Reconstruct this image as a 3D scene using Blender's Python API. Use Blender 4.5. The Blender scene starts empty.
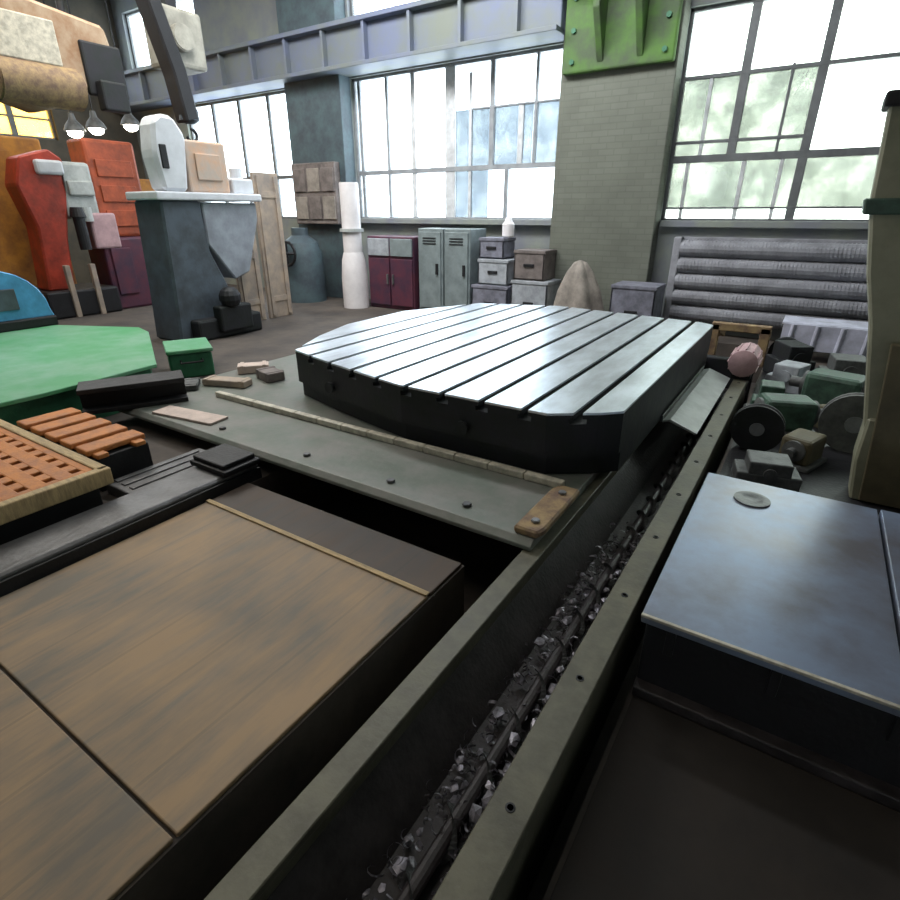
import bpy, bmesh, math, random
from mathutils import Vector, Matrix
R = math.radians
random.seed(7)
scn = bpy.context.scene
COL = scn.collection

# ------------------------------------------------------------------ materials
def S(r, g, b):
    f = lambda c: (c/255/12.92) if c/255 <= .04045 else ((c/255+.055)/1.055)**2.4
    return (f(r), f(g), f(b), 1)

def mat(name, col, rough=.6, metal=0.0, var=.35, scale=6.0, col2=None, bump=.15, stretch=(1, 1, 1), fine=0.0, spec=.5, rvar=.15):
    m = bpy.data.materials.new(name); m.use_nodes = True
    nt = m.node_tree; N = nt.nodes; L = nt.links
    p = N['Principled BSDF']
    p.inputs['Metallic'].default_value = metal
    p.inputs['Specular IOR Level'].default_value = spec
    tc = N.new('ShaderNodeTexCoord'); mp = N.new('ShaderNodeMapping'); mp.inputs['Scale'].default_value = stretch
    L.new(tc.outputs['Object'], mp.inputs['Vector'])
    n = N.new('ShaderNodeTexNoise'); n.inputs['Scale'].default_value = scale; n.inputs['Detail'].default_value = 6; n.inputs['Roughness'].default_value = .65
    L.new(mp.outputs['Vector'], n.inputs['Vector'])
    cr = N.new('ShaderNodeValToRGB')
    c2 = col2 or tuple(c*(1-var) for c in col[:3]) + (1,)
    cr.color_ramp.elements[0].position = .36; cr.color_ramp.elements[0].color = c2
    cr.color_ramp.elements[1].position = .62; cr.color_ramp.elements[1].color = col
    L.new(n.outputs['Fac'], cr.inputs['Fac'])
    L.new(cr.outputs['Color'], p.inputs['Base Color'])
    mr = N.new('ShaderNodeMapRange'); mr.inputs['To Min'].default_value = max(.03, rough-rvar); mr.inputs['To Max'].default_value = min(1, rough+rvar)
    L.new(n.outputs['Fac'], mr.inputs['Value']); L.new(mr.outputs['Result'], p.inputs['Roughness'])
    if bump:
        b = N.new('ShaderNodeBump'); b.inputs['Strength'].default_value = bump; b.inputs['Distance'].default_value = .02
        n2 = N.new('ShaderNodeTexNoise'); n2.inputs['Scale'].default_value = scale*5; n2.inputs['Detail'].default_value = 3
        L.new(mp.outputs['Vector'], n2.inputs['Vector']); L.new(n2.outputs['Fac'], b.inputs['Height']); L.new(b.outputs['Normal'], p.inputs['Normal'])
    return m

def mat_glass(name, tint, dirt=.25, dcol=(.8, .85, .85, 1), scale=1.2):
    m = bpy.data.materials.new(name); m.use_nodes = True
    nt = m.node_tree; N = nt.nodes; L = nt.links
    N.remove(N['Principled BSDF']); out = N['Material Output']
    tr = N.new('ShaderNodeBsdfTransparent'); tr.inputs['Color'].default_value = tint
    tl = N.new('ShaderNodeBsdfTranslucent'); tl.inputs['Color'].default_value = dcol
    gl = N.new('ShaderNodeBsdfGlossy'); gl.inputs['Roughness'].default_value = .05
    tc = N.new('ShaderNodeTexCoord'); n = N.new('ShaderNodeTexNoise'); n.inputs['Scale'].default_value = scale; n.inputs['Detail'].default_value = 5
    L.new(tc.outputs['Object'], n.inputs['Vector'])
    mr = N.new('ShaderNodeMapRange'); mr.inputs['From Min'].default_value = .35; mr.inputs['From Max'].default_value = .7
    mr.inputs['To Min'].default_value = 0; mr.inputs['To Max'].default_value = dirt*2
    L.new(n.outputs['Fac'], mr.inputs['Value'])
    mx = N.new('ShaderNodeMixShader'); L.new(mr.outputs['Result'], mx.inputs['Fac']); L.new(tr.outputs[0], mx.inputs[1]); L.new(tl.outputs[0], mx.inputs[2])
    m2 = N.new('ShaderNodeMixShader'); m2.inputs['Fac'].default_value = .06; L.new(mx.outputs[0], m2.inputs[1]); L.new(gl.outputs[0], m2.inputs[2])
    L.new(m2.outputs[0], out.inputs['Surface'])
    return m

def mat_film(name, c1, c2):
    m = bpy.data.materials.new(name); m.use_nodes = True
    nt = m.node_tree; N = nt.nodes; L = nt.links
    N.remove(N['Principled BSDF']); out = N['Material Output']
    tr = N.new('ShaderNodeBsdfTransparent'); gl = N.new('ShaderNodeBsdfGlossy'); gl.inputs['Roughness'].default_value = .1
    tc = N.new('ShaderNodeTexCoord'); n = N.new('ShaderNodeTexNoise'); n.inputs['Scale'].default_value = 2.2; n.inputs['Detail'].default_value = 5
    L.new(tc.outputs['Object'], n.inputs['Vector'])
    cr = N.new('ShaderNodeValToRGB'); cr.color_ramp.elements[0].position = .38; cr.color_ramp.elements[0].color = c1; cr.color_ramp.elements[1].position = .62; cr.color_ramp.elements[1].color = c2
    L.new(n.outputs['Fac'], cr.inputs['Fac']); L.new(cr.outputs['Color'], tr.inputs['Color'])
    m2 = N.new('ShaderNodeMixShader'); m2.inputs['Fac'].default_value = .05; L.new(tr.outputs[0], m2.inputs[1]); L.new(gl.outputs[0], m2.inputs[2]); L.new(m2.outputs[0], out.inputs['Surface'])
    return m

def mat_emit(name, col, strength):
    m = bpy.data.materials.new(name); m.use_nodes = True
    p = m.node_tree.nodes['Principled BSDF']; p.inputs['Base Color'].default_value = col
    p.inputs['Emission Color'].default_value = col; p.inputs['Emission Strength'].default_value = strength
    return m

def mat_brick(name, c1, c2, mortar, scale=1.0, rough=.85):
    m = bpy.data.materials.new(name); m.use_nodes = True
    nt = m.node_tree; N = nt.nodes; L = nt.links; p = N['Principled BSDF']; p.inputs['Roughness'].default_value = rough
    tc = N.new('ShaderNodeTexCoord'); mp = N.new('ShaderNodeMapping'); mp.inputs['Rotation'].default_value = (R(90), 0, 0)
    L.new(tc.outputs['Object'], mp.inputs['Vector'])
    b = N.new('ShaderNodeTexBrick'); b.inputs['Scale'].default_value = scale
    b.inputs['Brick Width'].default_value = .26; b.inputs['Row Height'].default_value = .09; b.inputs['Mortar Size'].default_value = .008
    b.inputs['Color1'].default_value = c1; b.inputs['Color2'].default_value = c2; b.inputs['Mortar'].default_value = mortar
    L.new(mp.outputs['Vector'], b.inputs['Vector'])
    n = N.new('ShaderNodeTexNoise'); n.inputs['Scale'].default_value = 1.5; n.inputs['Detail'].default_value = 6; L.new(tc.outputs['Object'], n.inputs['Vector'])
    mr = N.new('ShaderNodeMapRange'); mr.inputs['To Min'].default_value = .6; mr.inputs['To Max'].default_value = 1.2; L.new(n.outputs['Fac'], mr.inputs['Value'])
    mx = N.new('ShaderNodeMix'); mx.data_type = 'RGBA'; mx.blend_type = 'MULTIPLY'; mx.inputs['Factor'].default_value = 1
    L.new(b.outputs['Color'], mx.inputs['A']); L.new(mr.outputs['Result'], mx.inputs['B'])
    L.new(mx.outputs['Result'], p.inputs['Base Color'])
    bp = N.new('ShaderNodeBump'); bp.inputs['Strength'].default_value = .4; bp.inputs['Distance'].default_value = .01; L.new(b.outputs['Fac'], bp.inputs['Height']); bp.invert = True
    L.new(bp.outputs['Normal'], p.inputs['Normal'])
    return m

def mat_planks(name, c1, c2, seam, width=.33, rough=.6):
    """oily brown plate with long faint joints running along Y"""
    m = bpy.data.materials.new(name); m.use_nodes = True
    nt = m.node_tree; N = nt.nodes; L = nt.links; p = N['Principled BSDF']
    tc = N.new('ShaderNodeTexCoord'); mp = N.new('ShaderNodeMapping'); mp.inputs['Scale'].default_value = (3.5, .5, 1)
    L.new(tc.outputs['Object'], mp.inputs['Vector'])
    n = N.new('ShaderNodeTexNoise'); n.inputs['Scale'].default_value = 3; n.inputs['Detail'].default_value = 7; n.inputs['Roughness'].default_value = .7; L.new(mp.outputs['Vector'], n.inputs['Vector'])
    n1 = N.new('ShaderNodeTexNoise'); n1.inputs['Scale'].default_value = 1.6; n1.inputs['Detail'].default_value = 4; L.new(tc.outputs['Object'], n1.inputs['Vector'])
    ad = N.new('ShaderNodeMath'); ad.operation = 'ADD'; L.new(n.outputs['Fac'], ad.inputs[0]); L.new(n1.outputs['Fac'], ad.inputs[1])
    hf = N.new('ShaderNodeMath'); hf.operation = 'MULTIPLY'; hf.inputs[1].default_value = .5; L.new(ad.outputs[0], hf.inputs[0])
    cr = N.new('ShaderNodeValToRGB'); cr.color_ramp.elements[0].position = .4; cr.color_ramp.elements[0].color = c2; cr.color_ramp.elements[1].position = .6; cr.color_ramp.elements[1].color = c1
    L.new(hf.outputs[0], cr.inputs['Fac'])
    sx = N.new('ShaderNodeSeparateXYZ'); L.new(tc.outputs['Object'], sx.inputs[0])
    dv = N.new('ShaderNodeMath'); dv.operation = 'DIVIDE'; dv.inputs[1].default_value = width; L.new(sx.outputs['X'], dv.inputs[0])
    fr = N.new('ShaderNodeMath'); fr.operation = 'FRACT'; L.new(dv.outputs[0], fr.inputs[0])
    lt = N.new('ShaderNodeMath'); lt.operation = 'LESS_THAN'; lt.inputs[1].default_value = .045; L.new(fr.outputs[0], lt.inputs[0])
    ml = N.new('ShaderNodeMath'); ml.operation = 'MULTIPLY'; ml.inputs[1].default_value = .35; L.new(lt.outputs[0], ml.inputs[0])
    mx = N.new('ShaderNodeMix'); mx.data_type = 'RGBA'; L.new(ml.outputs[0], mx.inputs['Factor']); L.new(cr.outputs['Color'], mx.inputs['A']); mx.inputs['B'].default_value = seam
    L.new(mx.outputs['Result'], p.inputs['Base Color'])
    mr = N.new('ShaderNodeMapRange'); mr.inputs['To Min'].default_value = rough-.18; mr.inputs['To Max'].default_value = rough+.2; L.new(n.outputs['Fac'], mr.inputs['Value']); L.new(mr.outputs['Result'], p.inputs['Roughness'])
    b = N.new('ShaderNodeBump'); b.inputs['Strength'].default_value = .2; b.inputs['Distance'].default_value = .01; L.new(n.outputs['Fac'], b.inputs['Height']); L.new(b.outputs['Normal'], p.inputs['Normal'])
    return m

M = {}
M['steel'] = mat('machined_steel', (.84, .91, 1.0, 1), .34, .75, .22, 3, bump=.015, stretch=(2.5, .8, 1), rvar=.10)
M['steel_plate'] = mat('scuffed_steel', (.26, .32, .45, 1), .36, .4, .45, 2.0, bump=.03, rvar=.16, col2=(.19, .19, .22, 1))
M['steel_dull'] = mat('dull_steel', (.30, .31, .33, 1), .45, .7, .4, 6, bump=.1)
M['cast_dark'] = mat('dark_cast_iron', (.018, .018, .024, 1), .6, .2, .5, 5, col2=(.010, .014, .012, 1))
M['black'] = mat('oily_black', (.010, .010, .013, 1), .55, 0, .5, 8)
M['bed_paint'] = mat('grey_green_paint', (.135, .128, .09, 1), .5, .1, .4, 7, bump=.1)
M['trough'] = mat('oily_trough', (.05, .042, .043, 1), .5, .1, .55, 9)
M['saddle'] = mat('grey_saddle_paint', (.20, .20, .185, 1), .5, .2, .3, 3.5, col2=(.135, .16, .135, 1))
M['rail'] = mat('ground_rail', (.15, .15, .155, 1), .42, .5, .4, 6)
M['pale'] = mat('pale_strip', (.62, .58, .48, 1), .5, 0, .4, 14, bump=.1)
M['rust_tan'] = mat('rusty_tan', (.34, .24, .12, 1), .7, .1, .5, 9, col2=(.16, .10, .07, 1))
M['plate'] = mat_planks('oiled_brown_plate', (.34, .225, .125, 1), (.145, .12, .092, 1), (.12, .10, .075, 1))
M['plate_shade'] = mat_planks('brown_plate_painted_shade', (.075, .05, .034, 1), (.04, .03, .025, 1), (.03, .025, .02, 1))  # darker copy of the brown plate, saddle shade painted into its colour
M['floor'] = mat('concrete_floor', (.095, .078, .066, 1), .8, 0, .4, 1.6, col2=(.045, .038, .035, 1), bump=.25)
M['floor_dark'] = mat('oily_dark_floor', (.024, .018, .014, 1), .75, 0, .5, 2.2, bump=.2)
M['swarf'] = mat('metal_swarf', (.33, .31, .35, 1), .4, .5, .7, 25, bump=0)
M['brick'] = mat_brick('grey_green_brick', (.165, .175, .145, 1), (.15, .16, .13, 1), (.14, .15, .122, 1))
M['wall'] = mat('painted_wall', (.25, .275, .24, 1), .8, 0, .35, 1.5, col2=(.19, .20, .235, 1), bump=.2)
M['wall_teal'] = mat('teal_pier_paint', (.075, .115, .13, 1), .6, .1, .5, 3, col2=(.05, .065, .08, 1))
M['ceiling'] = mat('grey_teal_ceiling', (.10, .13, .14, 1), .8, 0, .4, 1.2)
M['beam'] = mat('blue_grey_beam', (.135, .16, .25, 1), .6, 0, .4, .8, col2=(.15, .17, .145, 1))
M['mullion'] = mat('window_steel', (.15, .16, .165, 1), .6, 0, .3, 6)
M['mullion_mid'] = mat('grey_window_steel', (.30, .32, .34, 1), .6, 0, .3, 6)
M['mullion_glare'] = mat('window_steel_painted_glare', (.62, .64, .66, 1), .6, 0, .3, 6)  # paler copy of the bar steel, window glow painted into the colour
M['glass'] = mat_glass('dusty_window_glass', (.95, .98, 1, 1), .16)
M['film'] = mat_film('grimy_blue_glass', (.30, .325, .345, 1), (.40, .42, .43, 1))
M['film_green'] = mat_film('grimy_green_glass', (.31, .32, .30, 1), (.46, .465, .44, 1))
M['glass_green'] = mat_glass('greenish_window_glass', (.97, 1, .93, 1), .18)
M['glass_warm_light'] = mat_glass('warm_light_window_glass', (1, .72, .28, 1), .25, (1, .75, .35, 1))  # warm yellow light at these windows is put into the glass tint
M['green_bracket'] = mat('bright_green_paint', (.085, .185, .035, 1), .75, 0, .5, 2.0, col2=(.06, .085, .045, 1))
M['green_floor'] = mat('green_floor_paint', (.07, .31, .13, 1), .5, 0, .3, 1.4, col2=(.17, .36, .24, 1))
M['green_dark'] = mat('dark_green_paint', (.03, .16, .08, 1), .5, 0, .4, 5)
M['orange'] = mat('orange_grid', (.55, .205, .05, 1), .6, 0, .35, 9, col2=(.36, .13, .04, 1))
M['wood_edge'] = mat('pale_wood', (.52, .38, .20, 1), .7, 0, .4, 8, stretch=(1, 6, 1))
M['pinkwhite'] = mat('pale_pink_board', (.62, .50, .44, 1), .7, 0, .25, 5)
M['red'] = mat('red_paint', (.46, .05, .022, 1), .45, 0, .5, 4)
M['orange_red'] = mat('orange_red_paint', (.42, .085, .03, 1), .55, 0, .45, 4)
M['orange_yellow'] = mat('orange_ochre_paint', (.52, .23, .035, 1), .6, 0, .5, 2.5, col2=(.25, .10, .03, 1))
M['white'] = mat('white_enamel', (.72, .75, .80, 1), .4, 0, .15, 4, bump=.05)
M['greywhite'] = mat('grey_white_enamel', (.46, .49, .48, 1), .45, 0, .3, 5)
M['pink'] = mat('dusty_pink', (.52, .34, .36, 1), .6, 0, .25, 6)
M['maroon'] = mat('maroon_paint', (.11, .028, .048, 1), .5, 0, .5, 3, col2=(.05, .025, .05, 1))
M['tan_orange'] = mat('tan_orange_panel', (.62, .40, .27, 1), .55, 0, .3, 4, col2=(.50, .42, .36, 1))
M['blue_grey'] = mat('blue_grey_paint', (.085, .11, .14, 1), .5, 0, .5, 3, col2=(.05, .06, .07, 1))
M['hopper'] = mat('light_blue_grey', (.34, .375, .43, 1), .5, 0, .35, 3)
M['tan_board'] = mat('tan_board', (.42, .33, .25, 1), .7, 0, .4, 4, col2=(.27, .23, .20, 1))
M['blue'] = mat('sky_blue_cover', (.09, .36, .66, 1), .4, 0, .3, 4)
M['lilac'] = mat('lilac_white_sheet', (.55, .56, .68, 1), .7, 0, .35, 4)
M['locker'] = mat('grey_teal_locker', (.24, .29, .30, 1), .5, .1, .3, 4)
M['crate_a'] = mat('grey_purple_box', (.22, .225, .28, 1), .7, 0, .45, 6)
M['crate_b'] = mat('light_grey_box', (.40, .43, .47, 1), .7, 0, .35, 6)
M['crate_c'] = mat('brown_grey_box', (.20, .17, .16, 1), .75, 0, .45, 6)
M['tarp'] = mat('grey_tan_tarp', (.31, .275, .24, 1), .85, 0, .4, 5, bump=.4)
M['radiator'] = mat('grey_violet_paint', (.34, .345, .38, 1), .7, 0, .4, 3)
M['olive'] = mat('olive_paint', (.26, .255, .18, 1), .6, 0, .35, 2.5, col2=(.17, .17, .115, 1))
M['olive_brown'] = mat('olive_brown', (.12, .10, .055, 1), .65, 0, .4, 3)
M['machine_green'] = mat('machine_green', (.06, .12, .085, 1), .5, .1, .5, 8, col2=(.03, .05, .04, 1))
M['grey_iron'] = mat('grey_iron', (.14, .145, .145, 1), .55, .3, .5, 9)
M['rust_hoist'] = mat('rust_peeling_paint', (.44, .34, .24, 1), .75, 0, .5, 1.6, col2=(.26, .13, .06, 1), bump=.3)
M['beige'] = mat('beige_grey_paint', (.34, .33, .28, 1), .6, 0, .4, 3)
M['pipe_white'] = mat('white_pipe', (.80, .77, .78, 1), .5, 0, .12, 4)
M['lamp_on'] = mat_emit('lamp_bulb', (1, .95, .78, 1), 30)

# ------------------------------------------------------------------ mesh kit
class MB:
    """collects shapes in world metres; build() links them as ONE mesh object"""
    def __init__(s): s.bm = bmesh.new()
    def _merge(s, t, mtx=None):
        if mtx is not None: bmesh.ops.transform(t, matrix=mtx, verts=t.verts)
        me = bpy.data.meshes.new('t'); t.to_mesh(me); t.free(); s.bm.from_mesh(me); bpy.data.meshes.remove(me)
        return s
    def box(s, x0, x1, y0, y1, z0, z1, bev=.008, mtx=None):
        t = bmesh.new(); bmesh.ops.create_cube(t, size=1)
        bmesh.ops.transform(t, matrix=Matrix.Translation(((x0+x1)/2, (y0+y1)/2, (z0+z1)/2)) @ Matrix.Diagonal((abs(x1-x0), abs(y1-y0), abs(z1-z0), 1)), verts=t.verts)
        b = min(bev, .3*min(abs(x1-x0), abs(y1-y0), abs(z1-z0)))
        if b > 1e-4: bmesh.ops.bevel(t, geom=t.edges[:], offset=b, segments=2, affect='EDGES', profile=.5)
        return s._merge(t, mtx)
    def cyl(s, p, q, r, r2=None, n=20, bev=.0):
        p, q = Vector(p), Vector(q); d = q-p
        t = bmesh.new(); bmesh.ops.create_cone(t, cap_ends=True, segments=n, radius1=r, radius2=r if r2 is None else r2, depth=d.length)
        if bev: bmesh.ops.bevel(t, geom=[e for e in t.edges if abs(e.verts[0].co.z-e.verts[1].co.z) < 1e-6], offset=bev, segments=2, affect='EDGES')
        return s._merge(t, Matrix.Translation((p+q)/2) @ d.to_track_quat('Z', 'Y').to_matrix().to_4x4())
    def prism(s, pts, axis, a0, a1, bev=.006):
        """polygon (list of 2-tuples) swept along axis: 'X' -> pts are (y,z), 'Y' -> (x,z), 'Z' -> (x,y)"""
        t = bmesh.new()
        f = {'X': lambda u, v, a: (a, u, v), 'Y': lambda u, v, a: (u, a, v), 'Z': lambda u, v, a: (u, v, a)}[axis]
        A = [t.verts.new(f(u, v, a0)) for u, v in pts]; B = [t.verts.new(f(u, v, a1)) for u, v in pts]
        t.faces.new(A); t.faces.new(B[::-1]); k = len(pts)
        for i in range(k): t.faces.new((A[i], B[i], B[(i+1) % k], A[(i+1) % k]))
        bmesh.ops.recalc_face_normals(t, faces=t.faces)
        if bev: bmesh.ops.bevel(t, geom=t.edges[:], offset=bev, segments=1, affect='EDGES')
        return s._merge(t)
    def tube(s, pts, r, n=10):
        for a, b in zip(pts, pts[1:]): s.cyl(a, b, r, n=n)
        for a in pts[1:-1]: s.ball(a, r, seg=n)
        return s
    def ball(s, c, r, sc=(1, 1, 1), seg=14):
        t = bmesh.new(); bmesh.ops.create_uvsphere(t, u_segments=seg, v_segments=max(6, seg//2), radius=r)
        return s._merge(t, Matrix.Translation(c) @ Matrix.Diagonal((*sc, 1)))
    def lathe(s, c, prof, n=24, axis='Z'):
        t = bmesh.new(); rings = []
        for r, z in prof:
            rings.append([t.verts.new((r*math.cos(2*math.pi*i/n), r*math.sin(2*math.pi*i/n), z)) for i in range(n)])
        for a, b in zip(rings, rings[1:]):
            for i in range(n): t.faces.new((a[i], a[(i+1) % n], b[(i+1) % n], b[i]))
        t.faces.new(rings[0][::-1]); t.faces.new(rings[-1])
        bmesh.ops.recalc_face_normals(t, faces=t.faces)
        q = {'Z': Matrix.Identity(4), 'X': Matrix.Rotation(R(90), 4, 'Y'), 'Y': Matrix.Rotation(R(-90), 4, 'X')}[axis]
        return s._merge(t, Matrix.Translation(c) @ q)
    def build(s, name, m, parent=None, loc=None, smooth=False):
        off = Vector((0, 0, 0)); q = parent
        while q is not None: off += q.location; q = q.parent
        if loc is not None: off += Vector(loc)
        bmesh.ops.translate(s.bm, verts=s.bm.verts, vec=-off)
        me = bpy.data.meshes.new(name); s.bm.to_mesh(me); s.bm.free()
        me.materials.append(m)
        if smooth:
            for p in me.polygons: p.use_smooth = True
            try: me.set_sharp_from_angle(angle=R(35))
            except Exception: pass
        o = bpy.data.objects.new(name, me); COL.objects.link(o)
        if parent: o.parent = parent
        if loc is not None: o.location = loc
        return o

def thing(name, label, cat, loc=(0, 0, 0), group=None):
    o = bpy.data.objects.new(name, None); COL.objects.link(o); o.location = loc; o.empty_display_size = .1
    o['label'] = label; o['category'] = cat
    if group: o['group'] = group
    return o
def tag(o, label, cat, group=None, kind=None):
    o['label'] = label; o['category'] = cat
    if group: o['group'] = group
    if kind: o['kind'] = kind
    return o
def struct(o, label=None):
    o['kind'] = 'structure'
    if label: o['label'] = label
    return o
def dup(root, loc, label=None):
    r = root.copy(); COL.objects.link(r); r.location = loc
    if label: r['label'] = label
    for ch in list(root.children):
        c = ch.copy(); COL.objects.link(c); c.parent = r
        for g in list(ch.children):
            d = g.copy(); COL.objects.link(d); d.parent = c
    return r

# ------------------------------------------------------------------ the setting
XL, XR, YB, YF, ZC = -17.0, 5.0, 10.0, -4.0, 7.0
# floor: concrete with an open pit channel along the machine bed
f = MB()
f.box(XL, -1.32, YF, 2.2, -.6, 0, 0); f.box(XL, -3.2, 2.2, 3.3, -.6, 0, 0); f.box(-3.2, -1.32, 2.2, 3.3, -.7, -.55, 0); f.box(XL, -1.32, 3.3, YB, -.6, 0, 0); f.box(-.30, XR, YF, 3.8, -.6, -.2, 0); f.box(-.30, XR, 3.8, YB, -.6, 0, 0); f.box(-1.32, -.30, YF, YB, -.7, -.55, 0); f.box(-1.32, -.30, 9.3, YB, -.6, 0, 0)
struct(f.build('floor', M['floor']))
struct(MB().box(XL, XR, YF, YB, ZC, ZC+.2, 0).build('ceiling', M['ceiling']))
# back wall with openings
w = MB()
ops = [(-14.6, -10.5, 1.72, 4.38), (-8.9, -4.12, 1.72, 4.38), (-2.33, 3.6, 1.72, 4.56)]
w.box(XL, XR, YB, YB+.35, -.1, 1.72, 0)
xs = [XL] + [v for o in ops for v in o[:2]] + [XR]
for a, b in zip(xs[0::2], xs[1::2]): w.box(a, b, YB, YB+.35, 1.72, 4.56, 0)
w.box(-14.6, -4.12, YB, YB+.35, 4.38, 4.56, 0)
w.box(XL, XR, YB, YB+.35, 4.56, 5.2, 0)
w.box(XL, -16.6, YB, YB+.35, 5.2, 6.6, 0); w.box(-13.6, -8.85, YB, YB+.35, 5.2, 6.6, 0); w.box(-5.2, XR, YB, YB+.35, 5.2, 6.6, 0)
w.box(XL, XR, YB, YB+.35, 6.6, ZC, 0)
struct(w.build('wall_back', M['wall']))
# left wall with a glazed band high up and a lower row
w = MB()
w.box(XL-.3, XL, YF, YB, -.1, 3.55, 0); w.box(XL-.3, XL, YF, YB, 4.45, 4.9, 0); w.box(XL-.3, XL, YF, YB, 6.3, ZC, 0)
for a, b in ((YF, 4.4), (7.9, YB)): w.box(XL-.3, XL, a, b, 3.55, 4.45, 0)
for a, b in ((YF, 3.5), (9.6, YB)): w.box(XL-.3, XL, a, b, 4.9, 6.3, 0)
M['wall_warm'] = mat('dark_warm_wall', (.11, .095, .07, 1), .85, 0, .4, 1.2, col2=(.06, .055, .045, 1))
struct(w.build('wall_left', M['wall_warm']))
struct(MB().box(XR, XR+.3, YF, YB, -.1, ZC, 0).build('wall_right', M['wall']))
struct(MB().box(XL, XR, YF-.3, YF, -.1, ZC, 0).build('wall_front', M['wall']))
struct(MB().box(-4.12, -2.33, 9.68, 10.02, 0, 7, .015).build('wall_pier', M['brick']))
struct(MB().box(-10.5, -8.9, 9.68, 10.02, 0, 7, .015).build('wall_pier_teal', M['wall_teal']))
# lintel beam across the bays
b = MB(); b.box(XL+.01, -4.1, 9.5, 9.98, 4.42, 5.12, .02); b.box(XL+.01, -4.1, 9.34, 9.98, 4.40, 4.47, .01); b.box(XL+.01, -4.1, 9.34, 9.98, 5.08, 5.16, .01)
for k in range(12): b.box(-16.4+k*1.05, -16.34+k*1.05, 9.38, 9.52, 4.46, 5.1, .004)
struct(b.build('beam_back', M['beam']))
struct(MB().box(-2.3, 3.6, 9.9, 10.0, 1.64, 1.74, .01).build('sill_right', M['wall']))
struct(MB().box(-8.9, -4.12, 9.85, 10.0, 1.64, 1.74, .01).build('sill_middle', M['wall']))

def window(n, rect, vbars, hbars, m_frame, m_glass, axis='Y', pos=10.12, thin=(), film=(), m_film=None):
    a0, a1, z0, z1 = rect
    r = bpy.data.objects.new('window_%d' % n, None); COL.objects.link(r); r['kind'] = 'structure'
    r.location = ((a0+a1)/2, pos, z0) if axis == 'Y' else (pos, (a0+a1)/2, z0)
    def bx(mb, u0, u1, w0, w1, d):
        if axis == 'Y': mb.box(u0, u1, pos-d, pos+d, w0, w1, .004)
        else: mb.box(pos-d, pos+d, u0, u1, w0, w1, .004)
    m = MB(); t = .05
    bx(m, a0, a1, z0, z0+t, .05); bx(m, a0, a1, z1-t, z1, .05); bx(m, a0, a0+t, z0, z1, .05); bx(m, a1-t, a1, z0, z1, .05)
    m.build('window_frame', m_frame, r)
    m = MB()
    for (u, wd, b0, b1) in vbars: bx(m, u-wd/2, u+wd/2, b0, b1, .04)
    for (z, wd, b0, b1) in hbars: bx(m, b0, b1, z-wd/2, z+wd/2, .042)
    m.build('glazing_bars', m_frame, r)
    if thin:
        m = MB()
        for (u, wd, b0, b1) in thin: bx(m, u-wd/2, u+wd/2, b0, b1, .03)
        m.build('glare_bars', M['mullion_glare'], r)
    m = MB(); bx(m, a0+.01, a1-.01, z0+.01, z1-.01, .004); m.build('pane', m_glass, r)
    for (u0, u1, w0, w1) in film:
        m = MB(); m.box(u0, u1, pos-.016, pos-.008, w0, w1, 0); m.build('grimy_pane', m_film, r)
    # daylight enters here: a sampling portal for the sky
    ld = bpy.data.lights.new('portal', 'AREA'); ld.shape = 'RECTANGLE'; ld.size = a1-a0; ld.size_y = z1-z0; ld.cycles.is_portal = True
    lo = bpy.data.objects.new('window_portal', ld); COL.objects.link(lo)
    c = Vector(((a0+a1)/2, pos+.15, (z0+z1)/2)) if axis == 'Y' else Vector((pos-.12, (a0+a1)/2, (z0+z1)/2))
    lo.location = c
    lo.rotation_euler = (R(-90), 0, 0) if axis == 'Y' else (R(90), 0, R(-90))
    return r
zt = 2.64
window(1, (-8.9, -4.12, 1.72, 4.38), [(-5.59, .09, zt, 4.38), (-4.72, .05, zt, 4.38), (-5.25, .08, 1.72, zt), (-8.03, .06, 1.72, 4.38), (-8.75, .07, 1.72, 4.38)],
       [(zt, .085, -8.9, -4.12), (3.62, .03, -6.0, -4.12)], M['mullion_mid'], M['glass'],
       thin=[(-7.38, .10, 1.72, 4.38), (-6.5, .22, 1.72, 4.38), (-5.0, .10, zt, 3.6), (-6.05, .06, 1.72, 4.2)],
       film=[(-5.54, -4.76, zt, 3.62), (-4.69, -4.16, zt, 3.62), (-6.38, -5.64, zt, 3.62), (-6.38, -5.64, 1.76, zt)], m_film=M['film'])
window(2, (-2.33, 3.6, 1.72, 4.56), [(-1.46, .12, zt, 4.56), (-.50, .12, 1.72, 4.56), (.62, .10, 1.72, 4.56), (1.6, .1, 1.72, 4.56), (2.6, .1, 1.72, 4.56), (-.86, .035, zt, 3.75)],
       [(2.62, .10, -2.33, 3.6), (3.70, .05, -2.33, 3.6), (2.85, .04, -2.33, -.5), (1.92, .03, -2.33, 3.6)], M['mullion'], M['glass_green'],
       thin=[(-1.9, .05, zt, 3.7), (-1.25, .06, 1.72, zt), (-.75, .05, 1.72, zt), (-2.05, .05, 1.72, zt)],
       film=[(-2.28, -1.52, 2.66, 3.68), (-1.40, -.56, 2.66, 3.68), (-2.28, -.56, 1.935, 2.58), (-.44, .57, 1.935, 2.58), (.67, 1.55, 1.935, 2.58)], m_film=M['film_green'])
window(3, (-14.6, -10.5, 1.72, 4.38), [(-13.6, .08, 1.72, 4.38), (-12.6, .08, 1.72, 4.38), (-11.55, .08, 1.72, 4.38)], [(zt, .08, -14.6, -10.5)], M['mullion'], M['glass'])
window(4, (-16.6, -13.6, 5.2, 6.6), [(-15.6, .1, 5.2, 6.6), (-14.6, .1, 5.2, 6.6)], [], M['mullion'], M['glass'], pos=10.14)
window(5, (-8.85, -5.2, 5.2, 6.6), [(-6.55, .2, 5.2, 6.6)], [], M['mullion'], M['glass'], pos=10.14)
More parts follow.
